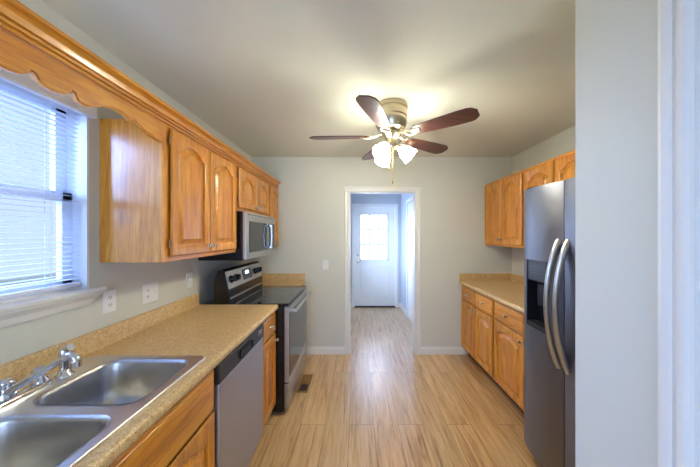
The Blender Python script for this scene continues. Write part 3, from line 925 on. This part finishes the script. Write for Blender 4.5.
bm = bmesh.new(); lathe(bm, [(0.0135, 0), (0.0135, 0.018), (0.011, 0.02)], tip + Vector((0.009, 0, -0.036)), n=16)
obj('aerator', bm, 'chrome', sp, smooth=True)

sy = thing('side_sprayer', 'small upright chrome side sprayer to the right of the faucet', 'sprayer', (-1.165, 1.035, DZ0))
bm = bmesh.new(); lathe(bm, [(0.029, 0), (0.028, 0.005), (0.021, 0.01), (0.018, 0.022), (0.015, 0.024)], (-1.165, 1.035, DZ0), n=20)
obj('escutcheon', bm, 'chrome', sy, smooth=True, angle=50)
bm = bmesh.new(); lathe(bm, [(0.014, 0.02), (0.0155, 0.04), (0.0145, 0.062), (0.017, 0.078), (0.017, 0.096), (0.013, 0.106), (0.003, 0.108)], (-1.165, 1.035, DZ0), n=20)
obj('handset', bm, 'chrome', sy, smooth=True, angle=50)
bm = bmesh.new(); tube(bm, [(-1.168, 1.035, DZ0 + 0.1), (-1.155, 1.035, DZ0 + 0.107), (-1.14, 1.036, DZ0 + 0.112)], [0.011, 0.0125, 0.014], 14)
obj('spray_head', bm, 'chrome', sy, smooth=True, angle=50)

# ------------------------------------------------------------------ dishwasher
dw = thing('dishwasher', 'stainless dishwasher with black control strip left of the narrow cabinet', 'dishwasher', (XL, 1.5, 0))
y0, y1 = 1.212, 1.794
obj('tub', bx(-1.25, -0.685, y0 + 0.004, y1 - 0.004, 0.06, 0.868), 'darkplastic', dw)
dwx = -0.645
bm = bmesh.new(); box(bm, -0.685, dwx, y0 + 0.003, y1 - 0.003, 0.105, 0.772, 0.005)
dr = obj('door', bm, 'steel', dw)
bm = bmesh.new(); box(bm, -0.685, dwx + 0.004, y0 + 0.003, y1 - 0.003, 0.775, 0.868, 0.005)
cp = obj('control_panel', bm, 'darkplastic', dw)
bm = bmesh.new(); box(bm, dwx + 0.001, dwx + 0.0052, 1.42, 1.585, 0.795, 0.84, 0.012, 3)
obj('pocket_handle', bm, 'dark_recess', cp)
bm = bmesh.new()
for k in range(3): box(bm, dwx + 0.004, dwx + 0.0046, 1.69 + k * 0.02, 1.702 + k * 0.02, 0.82, 0.826)
box(bm, dwx + 0.004, dwx + 0.0046, 1.69, 1.75, 0.834, 0.842)
obj('printed_marks', bm, 'mark', cp)
obj('kick_plate', bx(-1.1, -0.76, y0 + 0.004, y1 - 0.004, 0, 0.1), 'black', dw)

# ------------------------------------------------------------------ range
rg = thing('range', 'black and stainless electric range with glass cooktop beside the end wall', 'stove', (-0.89, 2.5, 0))
ry0, ry1 = 2.122, 2.880
rxb, rxf = -1.17, -0.595
bm = bmesh.new(); box(bm, rxb, rxf, ry0, ry1, 0.03, 0.895, 0.004)
for (x, y) in ((rxb + 0.05, ry0 + 0.05), (rxb + 0.05, ry1 - 0.05), (rxf - 0.05, ry0 + 0.05), (rxf - 0.05, ry1 - 0.05)):
    lathe(bm, [(0.02, 0), (0.02, 0.035)], (x, y, 0), n=12)
obj('body', bm, 'black', rg)
bm = bmesh.new(); box(bm, rxb, rxf + 0.035, ry0, ry1, 0.896, 0.914, 0.005, 3)
ck = obj('cooktop', bm, 'blackglass', rg)
for (x, y, r) in ((-0.76, 2.3, 0.105), (-0.76, 2.7, 0.08), (-1.0, 2.3, 0.075), (-1.0, 2.7, 0.1)):
    bm = bmesh.new(); lathe(bm, [(r - 0.003, 0.0), (r - 0.003, 0.0006), (r, 0.0006), (r, 0.0)], (x, y, 0.9138), n=36, cap=False)
    obj('burner_ring', bm, 'panelgrey', ck)
bm = bmesh.new()
prism(bm, [(-1.17, 0.9), (-1.045, 0.914), (-1.05, 1.015), (-1.085, 1.175), (-1.10, 1.185), (-1.135, 1.185), (-1.17, 1.1)], ry0, ry1, 'Y')
bgd = obj('backguard', bm, 'black', rg)
bx_ = lambda z: -1.0535 - 0.035 * (z - 1.02) / 0.16


def slope_panel(bm, ya, yb, za, zb, t):
    prism(bm, [(bx_(za) - 0.002, za), (bx_(za) + t, za), (bx_(zb) + t, zb), (bx_(zb) - 0.002, zb)], ya, yb, 'Y')


bm = bmesh.new(); slope_panel(bm, ry0 + 0.012, ry1 - 0.008, 1.028, 1.17, 0.006)
obj('control_panel', bm, 'steel_y', bgd)
bm = bmesh.new(); box(bm, -1.052, -1.043, ry0 + 0.03, ry1 - 0.03, 0.94, 0.956, 0.003); obj('vent_strip', bm, 'steel_y', bgd)
bm = bmesh.new(); slope_panel(bm, 2.42, 2.62, 1.055, 1.15, 0.0075); obj('display_panel', bm, 'panelgrey', bgd)
bm = bmesh.new()
for k in range(4):
    ya = 2.485 + k * 0.018 + (0.008 if k > 1 else 0)
    slope_panel(bm, ya, ya + 0.003, 1.105, 1.13, 0.0082); slope_panel(bm, ya + 0.009, ya + 0.012, 1.105, 1.13, 0.0082); slope_panel(bm, ya, ya + 0.012, 1.127, 1.13, 0.0082); slope_panel(bm, ya, ya + 0.012, 1.105, 1.108, 0.0082)
obj('clock_digits', bm, 'display', bgd)
for yk in (2.2, 2.29, 2.71, 2.80):
    bm = bmesh.new(); zk = 1.1
    lathe(bm, [(0.034, 0), (0.033, 0.004), (0.026, 0.006), (0.025, 0.03), (0.022, 0.034), (0.002, 0.035)], (bx_(zk) + 0.005, yk, zk), (1, 0, 0.22), 24)
    box(bm, bx_(zk) + 0.03, bx_(zk) + 0.046, yk - 0.006, yk + 0.006, zk - 0.016, zk + 0.03, 0.003)
    obj('control_knob', bm, 'black', bgd, smooth=True)
bm = bmesh.new(); box(bm, rxf, rxf + 0.04, ry0 + 0.004, ry1 - 0.004, 0.265, 0.885, 0.006)
od = obj('oven_door', bm, 'steel_y', rg)
bm = bmesh.new(); box(bm, rxf + 0.038, rxf + 0.0425, ry0 + 0.012, ry1 - 0.03, 0.31, 0.835, 0.003)
obj('oven_window', bm, 'blackglass', od)
bm = bmesh.new()
tube(bm, [(rxf + 0.085, ry0 + 0.035, 0.845), (rxf + 0.085, ry1 - 0.035, 0.845)], 0.013, 14)
for y in (ry0 + 0.06, ry1 - 0.06): box(bm, rxf + 0.036, rxf + 0.083, y - 0.014, y + 0.014, 0.834, 0.856, 0.004)
obj('door_handle', bm, 'steel_y', od, smooth=True)
bm = bmesh.new(); box(bm, rxf, rxf + 0.038, ry0 + 0.004, ry1 - 0.004, 0.06, 0.252, 0.006)
obj('storage_drawer', bm, 'steel_y', rg)

# ------------------------------------------------------------------ microwave
mw = thing('microwave', 'stainless over-the-range microwave mounted under the short oak cabinet', 'microwave', (XL, 2.5, 1.265))
my0, my1, mz0, mz1, mxf = 2.122, 2.878, 1.265, 1.665, -0.905
bm = bmesh.new(); box(bm, XL + 0.002, mxf - 0.03, my0, my1, mz0, mz1, 0.003); obj('body', bm, 'black', mw)
bm = bmesh.new(); box(bm, mxf - 0.03, mxf, my0, my1, mz0 + 0.005, mz1, 0.006); fd = obj('front', bm, 'steel_y', mw)
bm = bmesh.new(); box(bm, mxf - 0.002, mxf + 0.003, 2.185, 2.61, mz0 + 0.06, mz1 - 0.075, 0.004); obj('window', bm, 'blackglass', fd)
bm = bmesh.new(); box(bm, mxf - 0.002, mxf + 0.003, 2.675, 2.845, mz0 + 0.06, mz1 - 0.075, 0.004); obj('control_panel', bm, 'blackglass', fd)
bm = bmesh.new()
for r_ in range(5):
    for c_ in range(3): box(bm, mxf + 0.0028, mxf + 0.0034, 2.695 + c_ * 0.045, 2.72 + c_ * 0.045, mz0 + 0.08 + r_ * 0.032, mz0 + 0.09 + r_ * 0.032)
obj('keypad_marks', bm, 'panelgrey', fd)
bm = bmesh.new(); tube(bm, [(mxf + 0.035, 2.635, mz0 + 0.075), (mxf + 0.042, 2.635, (mz0 + mz1) / 2), (mxf + 0.035, 2.635, mz1 - 0.085)], 0.012, 12)
for z in (mz0 + 0.085, mz1 - 0.095): box(bm, mxf - 0.001, mxf + 0.04, 2.623, 2.647, z - 0.014, z + 0.014, 0.003)
obj('door_handle', bm, 'chrome', fd, smooth=True)
bm = bmesh.new()
for k in range(14): box(bm, mxf - 0.0005, mxf + 0.0012, 2.16 + k * 0.05, 2.195 + k * 0.05, mz1 - 0.022, mz1 - 0.016)
obj('vent_slots', bm, 'inside', fd)

# ------------------------------------------------------------------ refrigerator
fr = thing('refrigerator', 'tall stainless side-by-side fridge with ice dispenser beside the pantry wall', 'refrigerator', (1.5, 1.31, 0))
fy0, fy1, fsp, fxf = 0.885, 1.745, 1.408, 1.100
bm = bmesh.new(); box(bm, fxf + 0.085, 1.89, fy0 + 0.003, fy1 - 0.003, 0.03, 1.755, 0.006)
for y in (fy0 + 0.06, fy1 - 0.06):
    for x in (fxf + 0.14, 1.83): lathe(bm, [(0.02, 0), (0.02, 0.035)], (x, y, 0), n=12)
obj('body', bm, 'darkplastic', fr)
obj('base_grille', bx(fxf + 0.07, fxf + 0.09, fy0 + 0.01, fy1 - 0.01, 0.02, 0.09), 'darkplastic', fr)


def fdoor(ya, yb, name, hole=None):
    """contoured door: plan outline bulges towards the room"""
    def front(y):
        t = (y - (ya + yb) / 2) / ((yb - ya) / 2)
        return fxf + 0.022 * abs(t) ** 2.6
    ys = [ya + (yb - ya) * k / 14 for k in range(15)]
    zs = [0.095, 1.77]
    if hole:
        ys = sorted([y for y in ys if min(abs(y - hole[0]), abs(y - hole[1])) > 0.008] + [hole[0], hole[1]])
        zs = [0.095, hole[2], hole[3], 1.77]
    b = bmesh.new()
    G = [[b.verts.new((front(y), y, z)) for z in zs] for y in ys]
    Bk = [[b.verts.new((fxf + 0.08, y, z)) for z in zs] for y in ys]
    H = lambda i, k: hole and k == 1 and hole[0] - 1e-6 <= ys[i] and ys[i + 1] <= hole[1] + 1e-6
    for i in range(len(ys) - 1):
        for k in range(len(zs) - 1):
            if not H(i, k): b.faces.new((G[i][k], G[i][k + 1], G[i + 1][k + 1], G[i + 1][k]))
            b.faces.new((Bk[i][k], Bk[i + 1][k], Bk[i + 1][k + 1], Bk[i][k + 1]))
        b.faces.new((G[i][0], G[i + 1][0], Bk[i + 1][0], Bk[i][0])); b.faces.new((G[i][-1], Bk[i][-1], Bk[i + 1][-1], G[i + 1][-1]))
    for i in (0, -1):
        for k in range(len(zs) - 1): b.faces.new((G[i][k], Bk[i][k], Bk[i][k + 1], G[i][k + 1]))
    bmesh.ops.recalc_face_normals(b, faces=b.faces)
    return obj(name, b, 'fridge', fr, smooth=True, angle=40), front


hole = (1.505, 1.700, 0.895, 1.318)
fz, frontz = fdoor(fsp + 0.003, fy1, 'freezer_door', hole)
ff, frontf = fdoor(fy0, fsp - 0.003, 'fridge_door')
bm = bmesh.new()
hy0, hy1, hz0, hz1 = hole
# bezel following the door curve
for (a, b_, z0, z1) in ((hy0, hy0 + 0.012, hz0, hz1), (hy1 - 0.012, hy1, hz0, hz1), (hy0, hy1, hz0, hz0 + 0.03), (hy0, hy1, hz1 - 0.012, hz1)):
    prism(bm, [(frontz(a) - 0.003, a), (frontz(b_) - 0.003, b_), (fxf + 0.075, b_), (fxf + 0.075, a)], z0, z1, 'Z')
obj('dispenser_bezel', bm, 'darkplastic', fz)
bm = bmesh.new(); box(bm, fxf + 0.07, fxf + 0.078, hy0, hy1, hz0, hz1); box(bm, fxf + 0.03, fxf + 0.05, 1.57, 1.63, 1.04, 1.17, 0.004)
obj('dispenser_recess', bm, 'dark_recess', fz)
bm = bmesh.new(); prism(bm, [(frontz(hy0) - 0.001, hy0 + 0.012), (frontz(hy1) - 0.001, hy1 - 0.012), (fxf + 0.07, hy1 - 0.012), (fxf + 0.07, hy0 + 0.012)], 1.19, hz1 - 0.012, 'Z')
dp = obj('dispenser_panel', bm, 'darkplastic', fz)
bm = bmesh.new()
for k in range(5):
    z = 1.205 + k * 0.02
    prism(bm, [(frontz(hy0) - 0.002, hy0 + 0.03), (frontz(hy1) - 0.002, hy1 - 0.03), (frontz(hy1), hy1 - 0.03), (frontz(hy0), hy0 + 0.03)], z, z + 0.004, 'Z')
obj('panel_marks', bm, 'panelgrey', dp)
for dd, par, fn in ((0.031, fz, frontz), (-0.031, ff, frontf)):
    y = fsp + dd; x0 = fn(y)
    bm = bmesh.new(); pts = []; rad = []
    for k in range(25):
        t = k / 24
        s = math.sin(PI * t)
        pts.append((x0 + 0.008 - 0.075 * s ** 0.75 - 0.0, y, 0.745 + 0.70 * t)); rad.append(0.0125 + 0.005 * (1 - s))
    tube(bm, pts, rad, 14)
    obj('door_handle', bm, 'steel_y', par, smooth=True, angle=60)
bm = bmesh.new(); box(bm, fxf + 0.03, fxf + 0.16, fy1 - 0.10, fy1 - 0.012, 1.7705, 1.785, 0.004)
box(bm, fxf + 0.03, fxf + 0.16, fy0 + 0.012, fy0 + 0.10, 1.7705, 1.785, 0.004)
box(bm, fxf + 0.09, fxf + 0.16, fy0 + 0.012, fy1 - 0.012, 1.754, 1.772)
obj('hinge_cover', bm, 'darkplastic', fr)

# ------------------------------------------------------------------ wall plates
def plate(u, z, gangs, label, name, cat, wallx=XL, back=False):
    wd = 0.07 if gangs == 1 else 0.118
    if back: loc = (u, YB, z)
    else: loc = (wallx, u, z)
    t = thing(name, label, cat, loc, 'white wall plates')

    def bb(bm, du0, du1, dz0, dz1, n0, n1, bev=0.0):
        if back: box(bm, u + du0, u + du1, YB - n1, YB - n0, z + dz0, z + dz1, bev)
        else: box(bm, wallx + n0, wallx + n1, u + du0, u + du1, z + dz0, z + dz1, bev)
    bm = bmesh.new(); bb(bm, -wd / 2, wd / 2, -0.058, 0.058, 0, 0.006, 0.0025); obj('cover_plate', bm, 'white', t)
    return t, bb


def outlet(t, bb, c):
    for s in (-1, 1):
        bm = bmesh.new(); bb(bm, c - 0.017, c + 0.017, s * 0.02 - 0.0145, s * 0.02 + 0.0145, 0.005, 0.0075, 0.001); r = obj('receptacle', bm, 'white', t)
        bm = bmesh.new(); bb(bm, c - 0.008, c - 0.005, s * 0.02 - 0.004, s * 0.02 + 0.007, 0.007, 0.008); bb(bm, c + 0.005, c + 0.008, s * 0.02 - 0.004, s * 0.02 + 0.006, 0.007, 0.008)
        bb(bm, c - 0.002, c + 0.002, s * 0.02 - 0.011, s * 0.02 - 0.007, 0.007, 0.008); obj('slots', bm, 'inside', r)


def toggle(t, bb, c):
    bm = bmesh.new(); bb(bm, c - 0.005, c + 0.005, -0.012, 0.012, 0.005, 0.0065); bb(bm, c - 0.004, c + 0.004, 0.0, 0.01, 0.006, 0.018, 0.001)
    obj('toggle', bm, 'white', t)


t, bb = plate(1.363, 1.128, 1, 'single white outlet plate nearest the window sill', 'wall_outlet', 'outlet'); outlet(t, bb, 0)
t, bb = plate(1.635, 1.112, 2, 'double white plate with outlet and switch under the tall left cabinet', 'switch_plate', 'switch'); outlet(t, bb, -0.026); toggle(t, bb, 0.028)
t, bb = plate(2.012, 1.125, 1, 'single white plate on the left wall just before the range', 'switch_plate', 'switch'); toggle(t, bb, 0)
t, bb = plate(-0.388, 1.105, 1, 'single white switch plate on the end wall left of the doorway', 'light_switch', 'switch', back=True); toggle(t, bb, 0)

# floor register
rgst = thing('floor_register', 'brown metal floor vent beside the range drawer', 'vent', (-0.49, 2.58, 0))
bm = bmesh.new(); vx0, vx1, vy0, vy1 = -0.565, -0.462, 2.43, 2.74
for a in ((vx0, vx1, vy0, vy0 + 0.02), (vx0, vx1, vy1 - 0.02, vy1), (vx0, vx0 + 0.016, vy0, vy1), (vx1 - 0.016, vx1, vy0, vy1), (vx0, vx1, 2.565, 2.585)):
    box(bm, *a, 0.0, 0.006, 0.001)
obj('frame', bm, 'bronze', rgst)
obj('duct_opening', bx(vx0 + 0.01, vx1 - 0.01, vy0 + 0.01, vy1 - 0.01, 0.0003, 0.001), 'dark_bronze', rgst)
bm = bmesh.new()
for k in range(12):
    y = 2.592 + k * 0.0105
    box(bm, vx0 + 0.016, vx1 - 0.016, y, y + 0.0098, 0.001, 0.005)
obj('louvers', bm, 'bronze', rgst)

# ------------------------------------------------------------------ ceiling fan
FCX, FCY = 0.256, 1.95
fan = thing('ceiling_fan', 'five-blade ceiling fan with lit glass shades and dark wood blades', 'ceiling fan', (FCX, FCY, ZC))
bm = bmesh.new()
lathe(bm, [(0.118, 2.44), (0.122, 2.43), (0.122, 2.41), (0.116, 2.404), (0.116, 2.39), (0.12, 2.385), (0.12, 2.352), (0.113, 2.345), (0.113, 2.332), (0.116, 2.326), (0.114, 2.296), (0.1, 2.262), (0.066, 2.245), (0.03, 2.24)], (FCX, FCY, 0), n=40)
obj('motor_housing', bm, 'nickel', fan, smooth=True, angle=30)
BZ = 2.2
bm = bmesh.new()
lathe(bm, [(0.05, 2.245), (0.072, 2.238), (0.075, 2.215), (0.062, 2.2), (0.045, 2.185), (0.05, 2.16), (0.056, 2.14), (0.05, 2.12), (0.03, 2.108), (0.012, 2.098), (0.004, 2.09)], (FCX, FCY, 0), n=32)
lk = obj('light_kit', bm, 'nickel', fan, smooth=True, angle=40)


def rotz(bm, a, tilt=0.0):
    bmesh.ops.rotate(bm, verts=bm.verts, cent=(0, 0, 0), matrix=Matrix.Rotation(a, 3, 'Z') @ Matrix.Rotation(tilt, 3, 'X'))


for k in range(5):
    a = math.radians(177 + 72 * k)
    # blade outline along +X
    half = [(0.165, 0.022), (0.18, 0.036), (0.21, 0.045), (0.3, 0.055), (0.42, 0.064), (0.5, 0.067), (0.56, 0.066), (0.585, 0.058), (0.606, 0.036), (0.612, 0.03)]
    out = half + [(x, -y) for x, y in half[::-1]]
    bm = bmesh.new(); prism(bm, out, -0.004, 0.004, 'Z')
    rotz(bm, a, math.radians(-12)); bmesh.ops.translate(bm, verts=bm.verts, vec=(FCX, FCY, BZ + 0.012))
    b_ = obj('blade', bm, 'blade', fan)
    bm = bmesh.new()
    tube(bm, [(0.06, 0, 0.022), (0.09, 0, 0.016), (0.125, 0, 0.0)], [0.011, 0.009, 0.009], 10)
    # open loop of the blade iron
    ring = [(0.165 + 0.045 * math.cos(t), 0.03 * math.sin(t) * (1.1 - 0.3 * math.cos(t)), -0.006) for t in [2 * PI * q / 16 for q in range(17)]]
    tube(bm, ring, 0.006, 8)
    box(bm, 0.2, 0.235, -0.02, 0.02, -0.009, -0.004, 0.002)
    for dy in (-0.012, 0.012): lathe(bm, [(0.005, 0), (0.005, 0.003), (0.002, 0.005)], (0.215, dy, -0.009), (0, 0, -1), 8)
    rotz(bm, a, math.radians(-12)); bmesh.ops.translate(bm, verts=bm.verts, vec=(FCX, FCY, BZ + 0.012))
    obj('blade_iron', bm, 'nickel', b_, smooth=True, angle=40)

for ang in (232, 352, 112):
    a = math.radians(ang)
    d = Vector((math.cos(a) * 0.74, math.sin(a) * 0.74, -0.67)).normalized()
    root = Vector((FCX, FCY, 2.145)) + Vector((math.cos(a), math.sin(a), 0)) * 0.045
    bm = bmesh.new(); tube(bm, [root - d * 0.01, root + d * 0.02], 0.014, 12)
    lathe(bm, [(0.02, 0.015), (0.026, 0.02), (0.026, 0.035), (0.022, 0.038)], root, d, 20)
    soc = obj('lamp_socket', bm, 'nickel', lk, smooth=True, angle=40)
    bm = bmesh.new()
    prof = [(0.024, 0.03), (0.03, 0.042), (0.042, 0.06), (0.05, 0.085), (0.054, 0.11), (0.062, 0.135), (0.0605, 0.1355), (0.052, 0.11), (0.048, 0.085), (0.04, 0.061), (0.028, 0.044), (0.02, 0.034)]
    lathe(bm, prof, root, d, 28, cap=False)
    obj('lamp_shade', bm, 'shade', fan, smooth=True, angle=60, label='lit frosted glass shade')
    bm = bmesh.new(); lathe(bm, [(0.01, 0.035), (0.012, 0.05), (0.024, 0.075), (0.028, 0.092), (0.022, 0.11), (0.008, 0.118), (0.001, 0.119)], root, d, 16)
    obj('bulb', bm, 'bulb', soc, smooth=True)
for (dx, dy, zl) in ((-0.018, -0.03, 1.95), (0.006, -0.035, 1.85)):
    bm = bmesh.new(); x, y = FCX + dx, FCY + dy
    tube(bm, [(x, y, 2.125), (x, y, zl + 0.02)], 0.0014, 6)
    lathe(bm, [(0.002, 0.024), (0.005, 0.018), (0.006, 0.008), (0.003, 0.0)], (x, y, zl), n=10)
    obj('pull_chain', bm, 'brass', fan, smooth=True)

# ------------------------------------------------------------------ outside
struct('ground', bx(-14, 14, -14, 16, -0.45, -0.3), 'soil')
